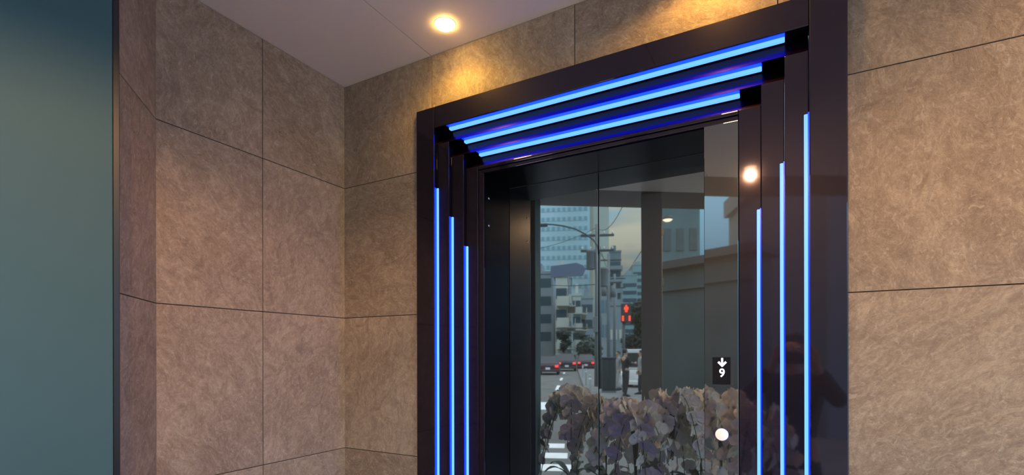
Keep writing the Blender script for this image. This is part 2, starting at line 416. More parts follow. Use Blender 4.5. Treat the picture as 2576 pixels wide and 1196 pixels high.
do = bpy.data.objects.new('digit', me); COL.objects.link(do); do.parent = ind; do.location = (cx - .0004, -.0026, -.0075); do.rotation_euler = (PI / 2, 0, 0); do.scale = (.95, 1, 1)
btn = empty('call_button', (1.6145, IND_Y, 1.246))
tag(btn, 'round cream lit call button on the control jamb below the floor display', 'button')
MB().lathe([(.0205, 0), (.0205, .0012), (.019, .0018)], 40, Matrix.Rotation(PI / 2, 4, 'X')).build('button_ring', mat('button_ring_metal', (.4, .4, .4), .25, 1), btn, True)
MB().lathe([(.019, .0), (.019, .0030), (.0178, .0042), (0, .0046)], 40, Matrix.Rotation(PI / 2, 4, 'X')).build('button_cap', mat('button_cap_cream', (.75, .72, .62), .4, emit=(.80, .75, .60), estr=.45), btn, True)

# ------------------------------------------------------------------ downlights
M_LENS = mat('downlight_lens', (1, .9, .7), .4, emit=(1.0, .60, .16), estr=42)
M_RING = mat('downlight_ring', (.80, .72, .62), .5)
M_LENS2 = mat('downlight_lens_dim', (1, .9, .7), .4, emit=(1.0, .66, .26), estr=9)
def downlight(x, y, label, power, ang=75, blend=.35, col=(1., .55, .16), lens=None, soft=.03):
    d = empty('downlight', (x, y, CEIL_Z)); tag(d, label, 'ceiling light', 'recessed ceiling downlights')
    MB().lathe([(.0370, -.0002), (.0395, -.0012), (.0405, -.0002)], 40).build('trim_ring', M_RING, d, True)
    MB().lathe([(.0372, .0), (.0366, -.004), (.030, -.0095), (.016, -.0125), (0, -.0135)], 40).build('lens', lens or M_LENS2, d, True)
    ld = bpy.data.lights.new('downlight_lamp', 'SPOT'); ld.energy = power; ld.color = col; ld.spot_size = math.radians(ang * 2); ld.spot_blend = blend
    ld.shadow_soft_size = soft
    lo = bpy.data.objects.new('lamp', ld); COL.objects.link(lo); lo.parent = d; lo.location = (0, 0, -.05)
    return d
downlight(.675, -.135, 'round warm downlight glowing in the ceiling above the left end of the portal', 3.4, 80, .6, col=(1., .54, .06), lens=M_LENS)
downlight(1.60, -.135, 'warm wall-washing downlight above the right half of the portal, out of frame', 4.6, 80, .35, col=(1., .50, .08))
downlight(3.1, -.25, 'warm downlight right of the portal above the bare stone wall, out of frame', 46, 79, .30, col=(1., .57, .27))
downlight(1.575, -1.955, 'warm downlight nearest the viewer, mirrored on the right jamb of the portal', 82, 79, .22, col=(1., .54, .23), soft=.014)

# ------------------------------------------------------------------ painted panel on the left
pn = empty('painted_panel', (.226, -.992, 0), ST_ANG)
tag(pn, 'tall plain dark teal metal panel with a black edge left of the stone walls', 'panel')
M_TEAL = mat('teal_paint', (.052, .115, .14), .62, spec=.25, bump=.02, scale=60)
MB().box((.010, -.02, -.1), (.62, .02, CEIL_Z), bevel=.002).build('panel_sheet', M_TEAL, pn)
MB().box((-.004, -.022, -.1), (.0095, .022, CEIL_Z), bevel=.001).build('edge_trim', mat('black_trim', (.012, .011, .018), .35), pn)

# ------------------------------------------------------------------ ground outside
def sw(base, a, b, z=0):        # a metres away along the street, b metres to the image-right side
    return (base.x + STREET.x * a + SIDE.x * b, base.y + STREET.y * a + SIDE.y * b)
M_ASPH = mat('asphalt', (.115, .115, .105), .75, var=.25, scale=1.2)
M_WALK = mat('pavement_slabs', (.17, .175, .17), .8, var=.2, scale=2.)
M_PAINT = mat('road_paint', (.78, .80, .78), .6, var=.08, scale=6)
O0 = behind(1478, 17.0, 0)
g = MB(); cO = behind(1440, 60, 0)
g.prism([sw(cO, -70, -60), sw(cO, 420, -60), sw(cO, 420, 90), sw(cO, -70, 90)], 2, -.30, -.12)
struct(g.build('ground', M_ASPH))
g = MB().prism([sw(O0, -4.2, 0), sw(O0, 120, 0), sw(O0, 120, 6.2), sw(O0, -4.2, 6.2)], 2, -.12, 0, bevel=.02)
struct(g.build('pavement', M_WALK))
def stripe(px, k, wid, dep, label, grp):
    p = behind(px, k, 0)
    o = MB().prism([sw(p, -dep / 2, -wid / 2), sw(p, dep / 2, -wid / 2), sw(p, dep / 2, wid / 2), sw(p, -dep / 2, wid / 2)], 2, -.12, -.114)
    o = o.build('crosswalk_stripe', M_PAINT); tag(o, label, 'road marking', grp); return o
for i, k in enumerate((6.3, 7.15, 8.0, 8.85)):
    stripe(1352, k, .95, .42, ('nearest broad white crosswalk bar on the road at the left door edge', 'second broad white crosswalk bar, just past the nearest', 'third broad white crosswalk bar from the viewer', 'farthest of the four broad white crosswalk bars')[i], 'near crosswalk bars')
for i, k in enumerate((8.6, 9.2, 9.8, 10.4, 11.0, 11.6, 12.2)):
    stripe(1590 + i * -2, k, .36, .27, ('nearest', 'second nearest', 'third nearest', 'middle', 'third farthest', 'second farthest', 'farthest')[i] + ' thin white bar of the narrow crossing behind the orchids', 'far crosswalk bars')
o = stripe(1388, 15.6, .95, 2.2, 'wide white stop line painted on the road ahead of the crossing', 'stop line'); o.name = 'stop_line'
for k, wd in ((24, 'nearest'), (32, 'middle'), (42, 'farthest')):
    o = stripe(1440 - int(900 / k), k, .16, 3.2, wd + ' thin white lane dash on the grey road towards the queue of cars', 'lane dashes'); o.name = 'lane_dash'

ap = MB().prism([(-3.2, edge_y(-3.2) - .402), (4.5, edge_y(4.5) - .402), (4.5, edge_y(4.5) - 2.9), (-3.2, edge_y(-3.2) - 2.9)], 2, -.12, -.01)
struct(ap.build('apron', mat('dark_apron', (.075, .078, .08), .8, var=.15, scale=2)))

# ------------------------------------------------------------------ buildings down the street
M_GLS = mat('window_glass_dark', (.05, .07, .08), .12, spec=.8)
M_GLB = mat('window_glass_blue', (.10, .19, .24), .15, spec=.8)
M_GRID = mat('mullioned_glass', (.20, .36, .43), .3, spec=.6)
_n = M_GRID.node_tree; _t = _n.nodes.new('ShaderNodeTexCoord'); _x = _n.nodes.new('ShaderNodeSeparateXYZ'); _m = _n.nodes.new('ShaderNodeMath'); _m.operation = 'MODULO'; _m.inputs[1].default_value = 1.6
_g = _n.nodes.new('ShaderNodeMath'); _g.operation = 'GREATER_THAN'; _g.inputs[1].default_value = .85; _c = _n.nodes.new('ShaderNodeMix'); _c.data_type = 'RGBA'
_c.inputs[6].default_value = (.30, .50, .58, 1); _c.inputs[7].default_value = (.50, .72, .80, 1)
_n.links.new(_t.outputs['Object'], _x.inputs[0]); _n.links.new(_x.outputs['X'], _m.inputs[0]); _n.links.new(_m.outputs[0], _g.inputs[0]); _n.links.new(_g.outputs[0], _c.inputs[0]); _n.links.new(_c.outputs[2], _n.nodes['Principled BSDF'].inputs['Base Color'])
def building(px0, px1, k, ytop, depth, wall, label, cat='building', fl=3.2, win=None, bands=True, side=None, balc=None, roofbits=True, winh=.5, base=3.0, cols=0):
    p = behind(px1, k, -.12); W = (px1 - px0) / F_PX * k; H = hz(ytop, k) + .12
    b = empty('building', p, ST_ANG - PI / 2); tag(b, label, cat)
    MB().box((0, 0, 0), (W, depth, H)).build('wall', wall, b)
    r = MB().box((-.12, -.12, H), (W + .12, depth + .12, H + .5))
    r.build('roof', wall, b)
    if roofbits: MB().box((W * .3, depth * .2, H + .5), (W * .65, depth * .6, H + 2.6)).build('roof_housing', wall, b)
    win = win or M_GLS
    n = min(40, int((H - base) / fl))
    for i in range(n):
        z0 = base + i * fl
        if cols:
            cw = W / cols
            if n * cols <= 96:
                for c in range(cols):
                    MB().box((cw * c + cw * .22, -.06, z0 + fl * .25), (cw * c + cw * .78, .02, z0 + fl * (.25 + winh))).build('window', win, b)
                continue
        if bands: MB().box((W * .05, -.06, z0 + fl * .3), (W * .95, .02, z0 + fl * (.3 + winh))).build('window', win, b)
        if side == 'right': MB().box((-.06, depth * .06, z0 + fl * .3), (.02, depth * .94, z0 + fl * (.3 + winh))).build('window', win, b)
        if side == 'left': MB().box((W - .02, depth * .06, z0 + fl * .3), (W + .06, depth * .94, z0 + fl * (.3 + winh))).build('window', win, b)
        if balc:
            f = MB()
            f.box((-.3, -1.1, z0), (W * .86, -1.0, z0 + 1.15)); f.box((-.3, -1.1, z0 - .15), (W * .86, 0, z0 + .02)); f.box((-.3, -1.1, z0), (-.2, 0, z0 + 1.15))
            if side == 'right':
                f.box((-1.1, .0, z0), (-1.0, depth * .95, z0 + 1.15)); f.box((-1.1, 0, z0 - .15), (0, depth * .95, z0 + .02))
            f.build('balcony', balc, b)
    return b
M_TOWER = mat('tower_cladding', (.58, .80, .88), .5, var=.05, scale=.2)
M_PALE = mat('pale_render', (.42, .44, .37), .8, var=.08, scale=.3)
M_CREAM = mat('cream_render', (.50, .49, .42), .8, var=.1, scale=.5)
M_GREYB = mat('grey_cladding', (.22, .25, .26), .7, var=.1, scale=.4)
M_DARKB = mat('dark_cladding', (.15, .19, .20), .7, var=.1, scale=.4)
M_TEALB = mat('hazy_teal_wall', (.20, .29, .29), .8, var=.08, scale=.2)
M_FACT = mat('teal_facade', (.085, .14, .14), .6, var=.15, scale=.5)
M_LOW = mat('dark_street_wall', (.055, .08, .085), .6, var=.2, scale=1.5)
building(1270, 1491, 150, 330, 30, M_TOWER, 'tall pale blue office tower with rows of windows, mirrored in the left door leaf', fl=2.9, win=M_GRID, winh=.42)
building(1494, 1532, 120, 300, 25, M_PALE, 'narrow pale green-grey tower block directly behind the street pole', bands=False)
building(1531, 1562, 135, 636, 18, M_DARKB, 'slim dark apartment tower with stacked balconies standing against the bright sky', fl=3.0, balc=M_GREYB, side='left')
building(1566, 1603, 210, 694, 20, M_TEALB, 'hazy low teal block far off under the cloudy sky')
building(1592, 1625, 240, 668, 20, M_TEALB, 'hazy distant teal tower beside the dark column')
building(1398, 1428, 68, 698, 12, M_CREAM, 'cream apartment block with rounded light balconies beyond the road sign', fl=2.9, balc=M_CREAM, side='right', base=2.4)
building(1429, 1438, 80, 700, 10, M_GREYB, 'narrow grey stair tower between two apartment blocks', fl=2.9, win=M_CREAM)
building(1441, 1462, 92, 745, 14, M_CREAM, 'lower cream apartment block with slanting parapets left of the pole', fl=3.0, balc=M_CREAM, side='right')
building(1463, 1492, 105, 752, 16, M_GREYB, 'plain grey block with ribbon windows just left of the pole', fl=3.2)
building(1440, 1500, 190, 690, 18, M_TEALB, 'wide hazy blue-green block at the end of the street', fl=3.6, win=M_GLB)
building(1512, 1532, 62, 720, 10, M_GREYB, 'grey shop building behind the utility poles', fl=3.0, win=M_GLB, cols=2)
building(1533, 1566, 75, 770, 10, M_GREYB, 'low grey building with pale windows behind the crossing signal', fl=3.0, win=M_CREAM, cols=3)
building(1290, 1392, 90, 690, 20, M_GREYB, 'mauve-grey corner building at the left edge of the mirrored street', fl=3.2)
building(1666, 1761, 38, 430, 2.5, M_FACT, 'broad dark teal facade behind the dark street wall', fl=3.4, win=M_LOW, roofbits=False, cols=3, base=8.6)
building(2109, 2600, 9.5, 330, 6, M_DARKB, 'big dark building filling the far right of the mirrored street', fl=3.4)
# low dark wall in front, meeting the blue patch of sky
a = behind(1664, 9.6, -.12); b = behind(1900, 8.2, -.12); d = (b - a); d.z = 0; dn = d.normalized(); Wd = d.length
lw = empty('street_wall', a, math.atan2(dn.y, dn.x)); tag(lw, 'low dark panelled wall with a capping slab below the blue patch of sky', 'wall')
back = Matrix.Identity(4)
hh = hz(664, 9.6) + .12
sgn = 1 if (Vector((-dn.y, dn.x, 0)).dot(STREET) > 0) else -1
def yy(a_, b_): return (min(a_ * sgn, b_ * sgn), max(a_ * sgn, b_ * sgn))
y0, y1 = yy(0, .6); MB().box((0, y0, 0), (Wd, y1, hh - .14)).build('wall_body', M_LOW, lw)
y0, y1 = yy(-.12, .8); MB().box((-.1, y0, hh - .14), (Wd + .1, y1, hh)).build('capping', mat('capping_dark', (.05, .055, .06), .5), lw)
y0, y1 = yy(-.05, .0); MB().box((0, y0, hh - .55), (Wd, y1, hh - .50)).build('ledge', M_LOW, lw)

# ------------------------------------------------------------------ dark column by the entrance
cp = behind(1640, 3.92, 0)
colm = empty('entrance_column', cp, -.234); tag(colm, 'dark square steel column behind the viewer, mirrored in the right door leaf', 'column')
M_COLM = mat('column_dark_paint', (.17, .20, .205), .6)
MB().box((-.078, -.078, 0), (.078, .078, CEIL_Z - .004), bevel=.006).build('shaft', M_COLM, colm)
MB().box((-.11, -.11, 0), (.11, .11, .012), bevel=.003).build('base_plate', M_COLM, colm)
for z in (2.02, 2.42, 1.72): MB().box((.076, -.02, z), (.088, .02, z + .06), bevel=.004).build('bracket', M_COLM, colm)

# ------------------------------------------------------------------ poles, wires, signs, signal
M_CONC = mat('concrete_pole', (.16, .17, .175), .8, var=.1, scale=2)
M_STEEL = mat('dark_painted_steel', (.035, .045, .05), .5)
def pole(px, k, ytop, r0, r1, label, extra=None):
    p = behind(px, k, -.12); h = hz(ytop, k) + .12
    o = empty('utility_pole', p, ST_ANG - PI / 2); tag(o, label, 'pole', None)
    MB().tube([(0, 0, 0), (0, 0, h * .5), (0, 0, h)], [r0, (r0 + r1) / 2, r1], 14).build('shaft', M_CONC, o, True)
    return o, h
up, h = pole(1503, 23, 566, .150, .105, 'thick grey utility pole with transformers left of the door seam')
for z, s in ((h - .55, 1), (h - 1.25, 1)):
    MB().box((-.75, -.05, z), (.75, .05, z + .09)).build('crossarm', M_STEEL, up)
    for x in (-.68, -.3, .3, .68): MB().lathe([(0, 0), (.04, .01), (.03, .06), (.045, .1), (0, .16)], 10, Matrix.Translation((x, 0, z + .09))).build('insulator', mat('insulator_white', (.6, .6, .58), .3), up, True)
for x, z in ((.30, h - 1.2), (-.28, h - 2.0)):
    MB().lathe([(0, -.85), (.17, -.85), (.19, -.8), (.19, -.1), (.21, -.08), (.21, 0), (.06, .05), (0, .06)], 18, Matrix.Translation((x, .0, z))).build('transformer', M_CONC, up, True)
MB().box((-.2, -.28, 2.6), (.2, -.14, 3.3), bevel=.02).build('junction_box', M_CONC, up)
up2, h2 = pole(1531, 36, 640, .14, .10, 'thinner utility pole with crossarms farther down the street')
for z in (h2 - .5, h2 - 1.2, h2 - 2.1): MB().box((-.9, -.05, z), (.9, .05, z + .09)).build('crossarm', M_STEEL, up2)
for x, z in ((.33, h2 - 2.2), (-.33, h2 - 2.3)): MB().lathe([(0, -.8), (.18, -.8), (.18, 0), (0, .06)], 14, Matrix.Translation((x, 0, z))).build('transformer', M_CONC, up2, True)
up3, h3 = pole(1546, 48, 690, .15, .11, 'farthest utility pole in front of the slim dark tower')
for z in (h3 - .5, h3 - 1.4): MB().box((-1, -.05, z), (1, .05, z + .09)).build('crossarm', M_STEEL, up3)
# street lamp with a curved arm
k = 21.5; p = behind(1509, k, -.12)
sl = empty('street_lamp', p, ST_ANG - PI / 2); tag(sl, 'slim dark street lamp with a long curved arm reaching left', 'street lamp')
def rel(px, py): return Vector(((1509 - px) / F_PX * k, 0, hz(py, k) + .12))
MB().tube([(0, 0, 0), (0, 0, 2.4), rel(1508, 640)], [.085, .06, .045], 12).build('shaft', M_STEEL, sl, True)
arm = [rel(1508, 640), rel(1504, 622), rel(1494, 605), rel(1475, 590), rel(1450, 576), rel(1420, 567), rel(1390, 562), rel(1375, 561)]
MB().tube(arm, .032, 10).build('arm', M_STEEL, sl, True)
q = arm[-1]; MB().box((q.x - .05, -.09, q.z - .10), (q.x + .55, .09, q.z + .03), bevel=.03).build('lamp_head', M_STEEL, sl)
# added lamp standing in for a downlight glint in the doors
def glint_lamp(px, py, k, label, w=.5):
    p = behind(px, k, py=py); o = empty('lamp', p, ST_ANG - PI / 2); tag(o, label, 'lamp')
    MB().lathe([(0, .10), (w * .5, .07), (w * .55, 0), (w * .5, -.01)], 20).build('shade', M_STEEL, o, True)
    MB().lathe([(w * .5, -.01), (w * .3, -.05), (0, -.06)], 20).build('bulb', mat('glint_glow', (1, .9, .8), .5, emit=(1, .72, .48), estr=3.0), o, True)
    return o
l1 = glint_lamp(1680, 553, 14.0, 'added flat warm lamp before the dark teal facade, standing in for a downlight glint', .27)
q = l1.location; MB().tube([(0, 0, .1), (0, .6, .2), (0, 8.0, .2)], .015, 8).build('bracket', M_STEEL, l1)
# road sign on a horizontal arm
k = 22.4; p = behind(1503, k, 0)
rs = empty('road_sign', p, ST_ANG - PI / 2); tag(rs, 'arrow-ended purple-grey road sign hanging from the utility pole', 'road sign')
def r2(px, py): return ((1503 - px) / F_PX * k, hz(py, k))
pl = [r2(*q) for q in ((1468, 694), (1386, 697), (1386, 668), (1452, 661), (1468, 668), (1474, 677))]
MB().prism(pl, 1, -.03, .03, bevel=.006).build('sign_plate', mat('sign_plate_grey', (.13, .15, .21), .5), rs)
z = hz(677, k); MB().tube([(.11, 0, z), (1.7, 0, z)], .03, 8).build('arm', M_STEEL, rs)
# pedestrian signal: red standing figure over two red countdown bars
k = 19.5; p = behind(1569, k, 0)
ps = empty('pedestrian_signal', p, ST_ANG - PI / 2); tag(ps, 'pedestrian signal showing a red standing figure above two red bars', 'traffic signal')
MB().tube([(0, 0, 0), (0, 0, hz(800, k) - .1)], .055, 12).build('shaft', M_STEEL, ps, True)
M_RED = mat('signal_red', (.6, .05, .02), .4, emit=(1.0, .05, .015), estr=4.2)
cxs = (1569 - 1574.5) / F_PX * k; zt, zb = hz(765, k), hz(812, k); zm = (zt + zb) / 2
MB().box((cxs - .185, -.10, zb), (cxs + .185, .12, zt), bevel=.02).build('housing', M_STEEL, ps)
MB().box((cxs - .02, .08, zb - .02), (.02, .12, zt - .2)).build('mount', M_STEEL, ps)
f = MB(); yf0, yf1 = -.122, -.108; zc = hz(779, k)
def XZ(pts): f.prism([(cxs + a, zc + b) for a, b in pts], 1, yf0, yf1)
f.lathe([(0, 0), (.034, 0), (.034, .014), (0, .014)], 16, Matrix.Translation((cxs, yf1, zc + .115)) @ Matrix.Rotation(PI / 2, 4, 'X'))
XZ([(-.075, .075), (.075, .075), (.085, -.03), (.05, -.03), (.045, .03), (.045, -.13), (.008, -.13), (.005, -.03), (-.005, -.03), (-.008, -.13), (-.045, -.13), (-.045, .03), (-.05, -.03), (-.085, -.03)])
f.build('red_figure', M_RED, ps)
for dx in (-.125, .125):
    c = MB()
    for j in range(4): c.box((cxs + dx - .035, -.122, hz(809, k) + j * .052), (cxs + dx + .035, -.108, hz(809, k) + j * .052 + .042))
    c.build('countdown_bar', M_RED, ps)
# overhead wires
M_WIRE = mat('wire_black', (.02, .022, .024), .6)
def wire(a, b, sag, label, r=.016):
    pts = [a.lerp(b, t / 14) - Vector((0, 0, sag * 4 * (t / 14) * (1 - t / 14))) for t in range(15)]
    o = MB().tube(pts, r, 6).build('overhead_wire', M_WIRE, None, True); tag(o, label, 'wire', 'overhead wires'); return o
wire(behind(1508, 23, py=578), behind(1600, 13, py=440), .5, 'overhead wire rising right from the utility pole across the bright sky', .012)
wire(behind(1498, 23, py=575), behind(1360, 20, py=625), .1, 'overhead wire running left from the pole top over the blue tower', .011)
wire(behind(1498, 23, py=610), behind(1531, 36, py=655), .3, 'short overhead wire from the near pole to the second pole', .012)
wire(behind(1503, 23, py=600), behind(1545, 48, py=700), .5, 'sagging overhead wire to the farthest pole', .014)
wire(behind(1500, 23, py=716), behind(1385, 27, py=718), .05, 'level cable left of the pole below the road sign', .018)
wire(behind(1500, 23, py=826), behind(1400, 34, py=828), .0, 'low level cable with signs across the road', .03)

# ------------------------------------------------------------------ trees
M_LEAF = mat('tree_leaves', (.022, .036, .030), .8, var=.35, scale=3)
M_LEAF2 = mat('hazy_tree_leaves', (.07, .09, .075), .8, var=.35, scale=3)
M_BARK = mat('bark', (.05, .045, .04), .9)
def tree(px, k, ytop, rad, label, m=M_LEAF, n=900, leaf=.13, base=.35):
    p = behind(px, k, 0); H = hz(ytop, k); o = empty('tree', p); tag(o, label, 'tree')
    tr = MB().tube([(0, 0, 0), (.05, .03, H * .4), (0, .08, H * .8)], [.16, .11, .05], 10)
    rnd = random.Random(px)
    blobs = []
    for i in range(9):
        a = rnd.random() * 6.28; q = rnd.random() ** .5 * rad * .6; z = H * (base + .15) + rnd.random() * (H * (1 - base) - rad * .45)
        blobs.append((Vector((math.cos(a) * q, math.sin(a) * q, z)), rad * (.38 + rnd.random() * .25)))
    for c, r in blobs[:6]: tr.tube([(0, .05, H * base), c * .6 + Vector((0, 0, c.z * .38)), c], [.06, .035, .015], 6)
    tr.build('trunk', M_BARK, o, True)
    bm = bmesh.new()
    for i in range(n):
        c, r = blobs[i % len(blobs)]
        d = Vector((rnd.gauss(0, 1), rnd.gauss(0, 1), rnd.gauss(0, 1))).normalized()
        q = c + d * r * (rnd.random() ** .35); q.z = min(q.z, H)
        u = Vector((rnd.gauss(0, 1), rnd.gauss(0, 1), rnd.gauss(0, .6))).normalized(); v = u.cross(d).normalized() * leaf * .5; u = u * leaf * (.7 + rnd.random() * .6)
        w = u.cross(v).normalized() * leaf * .12
        vs_ = [bm.verts.new(q - u), bm.verts.new(q + v + w), bm.verts.new(q + u), bm.verts.new(q - v + w)]
        bm.faces.new(vs_[:3]); bm.faces.new((vs_[0], vs_[2], vs_[3]))
    me = bpy.data.meshes.new('foliage'); bm.to_mesh(me); bm.free(); me.materials.append(m)
    f = bpy.data.objects.new('foliage', me); COL.objects.link(f); f.parent = o
    core = MB()
    for c, r in blobs: core.ball(c, r * .6, 3, .35)
    core.build('inner_foliage', m, o, True)
    return o
tree(1652, 31, 690, 1.9, 'large dark round tree right of the red crossing signal', n=7000, leaf=.16, base=.2)
tree(1606, 41, 770, 1.3, 'lower dark bush-like tree just behind the crossing signal', n=3500, leaf=.17, base=.12)
tree(1418, 63.5, 838, 1.1, 'small dark street tree above the queue of cars', n=700, leaf=.22)
tree(1476, 57, 850, 1.6, 'small dull street tree left of the thick utility pole', M_LEAF2, n=700, leaf=.25)
tree(1464, 83, 846, .8, 'hazy far tree between the blocks at the street end', M_LEAF2, n=700, leaf=.3)

# ------------------------------------------------------------------ street furniture
p = behind(1531, 19.5, 0); cb = empty('roadside_cabinet', p, ST_ANG - PI / 2); tag(cb, 'dark waist-high utility cabinet on the pavement right of the thick pole', 'cabinet')
MB().box((-.26, -.2, .06), (.26, .2, 1.30), bevel=.02).build('body', M_STEEL, cb)
MB().box((-.29, -.23, 1.30), (.29, .23, 1.37), bevel=.02).build('cap', M_STEEL, cb)
MB().box((-.27, -.21, 0), (.27, .21, .07)).build('plinth', M_CONC, cb)
for s in (-1, 1): MB().box((s * .13 - .11, -.212, .15), (s * .13 + .11, -.198, 1.22), bevel=.004).build('cabinet_door', M_STEEL, cb)
for i, (px, k) in enumerate(((1484, 17.2), (1474, 24.0), (1466, 33.0))):
    o = empty('bollard', behind(px, k, 0)); tag(o, ('thin pale bollard on the kerb nearest the thick pole', 'second pale bollard farther along the kerb', 'farthest pale bollard on the kerb near the cars')[i], 'bollard', 'kerb bollards')
    MB().lathe([(0, .80), (.035, .78), (.045, .74), (.045, 0)], 14).build('post', mat('bollard_grey', (.35, .37, .36), .5), o, True)
    MB().lathe([(.0465, .62), (.0465, .68)], 14).build('reflective_band', mat('white_band', (.8, .8, .8), .4), o, True)

# ------------------------------------------------------------------ vehicles
M_TAIL = mat('tail_light_red', (.5, .02, .02), .3, emit=(1, .06, .05), estr=3.5)
M_TYRE = mat('tyre', (.015, .015, .016), .8)
M_CGL = mat('car_glass', (.03, .04, .045), .08, spec=.8)
def car(px, k, paint, label, w=1.72, h=1.5, ln=4.3, cat='car', van=False, head=False, rot=0, z=-.12):
    p = behind(px, k, z); o = empty('van' if van else 'car', p, ST_ANG - PI / 2 + rot); tag(o, label, cat)
    hb = h * (.56 if not van else .5)
    pr = [(0, .30), (0, hb * .95), (.10, hb), (ln * .72, hb), (ln - .12, hb * .82), (ln, hb * .6), (ln, .28)] if not van else [(0, .28), (0, hb), (ln - .5, hb), (ln - .05, hb * .8), (ln, .28)]
    M = Matrix.Translation((0, 0, 0))
    b = MB(); b.prism(pr, 0, -w / 2, w / 2, bevel=.06)
    body = b.build('body', paint, o); smooth_by_angle(body)
    # tapering cabin
    cb_ = bmesh.new(); t = w * (.40 if van else .36)
    low = [(.04, hb - .03), (ln * (.92 if van else .70), hb - .03)]; top = [((.08 if van else .45), h - .03), (ln * (.75 if van else .50), h - .03)]
    vv = []
    for sx in (-1, 1):
        vv.append([cb_.verts.new((sx * (w / 2 - .05), low[0][0], low[0][1])), cb_.verts.new((sx * (w / 2 - .05), low[1][0], low[1][1])), cb_.verts.new((sx * t, top[1][0], top[1][1])), cb_.verts.new((sx * t, top[0][0], top[0][1]))])
    cb_.faces.new(vv[0]); cb_.faces.new(vv[1][::-1])
    for i in range(4): cb_.faces.new((vv[0][i], vv[1][i], vv[1][(i + 1) % 4], vv[0][(i + 1) % 4]))
    bmesh.ops.recalc_face_normals(cb_, faces=cb_.faces); bmesh.ops.bevel(cb_, geom=cb_.edges[:], offset=.05, segments=2, affect='EDGES')
    q = MB(); q.add(cb_); smooth_by_angle(q.build('cabin', paint if van else M_CGL, o))
    rf = MB().box((-t + .02, top[0][0] + .03, h - .055), (t - .02, top[1][0] - .03, h), bevel=.02); rf.build('roof', paint, o)
    if van:
        y = .075; MB().prism([(-t + .1, hb + .12), (t - .1, hb + .12), (t - .16, h - .16), (-t + .16, h - .16)], 1, .02, .05).build('rear_window', M_CGL, o)
        for sx in (-1, 1): MB().prism([(ln * .1, hb + .1), (ln * .84, hb + .1), (ln * .72, h - .2), (ln * .1, h - .2)], 0, *( (w / 2 - .09, w / 2 - .03) if sx > 0 else (-w / 2 + .03, -w / 2 + .09))).build('side_window', M_CGL, o)
    for sx in (-1, 1):
        MB().box((sx * (w / 2 - .19) - .13, -.03, hb * .70), (sx * (w / 2 - .19) + .13, .02, hb * .90), bevel=.015).build('head_light' if head else 'tail_light', mat('head_glow', (1, 1, .95), .3, emit=(1, .97, .9), estr=5) if head else M_TAIL, o)
        for y in (.75, ln - .8):
            wh = MB().lathe([(0, -.10), (.20, -.10), (.31, -.08), (.32, 0), (.31, .08), (.2, .10), (0, .10)], 24, Matrix.Translation((sx * (w / 2 - .11), y, .32)) @ Matrix.Rotation(PI / 2, 4, 'Y'))
            wh = wh.build('wheel', M_TYRE, o, True)
            MB().lathe([(0, .105), (.18, .105), (.19, .09)], 16, Matrix.Translation((sx * (w / 2 - .11), y, .32)) @ Matrix.Rotation(sx * PI / 2, 4, 'Y')).build('hubcap', M_CHR, wh, True)
    if not head and not van: MB().box((-.22, .10, hb + .02), (.22, .13, hb + .06)).build('brake_light', M_TAIL, o)
    MB().box((-.17, -.02, .42), (.17, .0, .58)).build('number_plate', M_PAINT, o)
    MB().box((-w / 2 + .04, -.06, .24), (w / 2 - .04, .06, .42), bevel=.03).build('bumper', paint, o)
    return o
M_CD = mat('car_paint_dark', (.03, .032, .04), .25, coat=.6)
M_CM = mat('car_paint_maroon', (.07, .03, .035), .25, coat=.6)
M_CS = mat('car_paint_silver', (.35, .36, .37), .3, metal=.4, coat=.6)
M_CW = mat('car_paint_white', (.80, .82, .80), .35, coat=.5)
car(1378, 38, M_CM, 'dark maroon car cut off at the left edge of the mirrored road')
car(1426, 46, M_CD, 'dark tall estate car with a red top brake light in the middle lane', h=1.68)
car(1474, 50, M_CM, 'dark red car with lit tail lights just left of the utility pole', h=1.6)
car(1452, 74, M_CS, 'small silver car far ahead in the queue between two dark cars')
car(1410, 57, M_CS, 'silver car with a pale roof behind the maroon car', h=1.6)
car(1604, 22, M_CW, 'white van parked beyond the standing man beside the dark column', w=1.6, h=1.82, ln=4.4, cat='van', van=True, head=True, rot=.5)

# ------------------------------------------------------------------ people
def skin_mesh(name, chains, m, parent, sub=2, root=0, smooth=True):
    """chains: lists of (key or point, radius); equal points are welded; skin + subdivision grows one surface"""
    V, E_, Rr = [], [], []
    def vid(p, r):
        for i, q in enumerate(V):
            if (Vector(q) - Vector(p)).length < 1e-5: return i
        V.append(tuple(p)); Rr.append(r); return len(V) - 1
    for ch in chains:
        last = None
        for p, r in ch:
            i = vid(p, r)
            if last is not None and last != i: E_.append((last, i))
            last = i
    me = bpy.data.meshes.new(name); me.from_pydata(V, E_, []); me.update()
    o = bpy.data.objects.new(name, me); COL.objects.link(o)
    o.modifiers.new('skin', 'SKIN').use_smooth_shade = True
    if not me.skin_vertices:
        bpy.context.view_layer.objects.active = o
    lay = me.skin_vertices[0] if me.skin_vertices else None
    if lay is None:
        bm = bmesh.new(); bm.from_mesh(me); bm.verts.layers.skin.verify(); bm.to_mesh(me); bm.free(); lay = me.skin_vertices[0]
    for i, r in enumerate(Rr):
        r2_ = r if isinstance(r, tuple) else (r, r)
        lay.data[i].radius = r2_; lay.data[i].use_root = (i == root)
    sb = o.modifiers.new('sub', 'SUBSURF'); sb.levels = sub; sb.render_levels = sub
    dg = bpy.context.evaluated_depsgraph_get(); dg.update()
    nm = bpy.data.meshes.new_from_object(o.evaluated_get(dg)); bpy.data.objects.remove(o)
    nm.materials.clear(); nm.materials.append(m)
    for p in nm.polygons: p.use_smooth = True
    q = bpy.data.objects.new(name, nm); COL.objects.link(q); q.parent = parent
    return q
M_SKIN = mat('skin', (.48, .29, .21), .55); M_HAIR = mat('black_hair', (.012, .010, .010), .5)
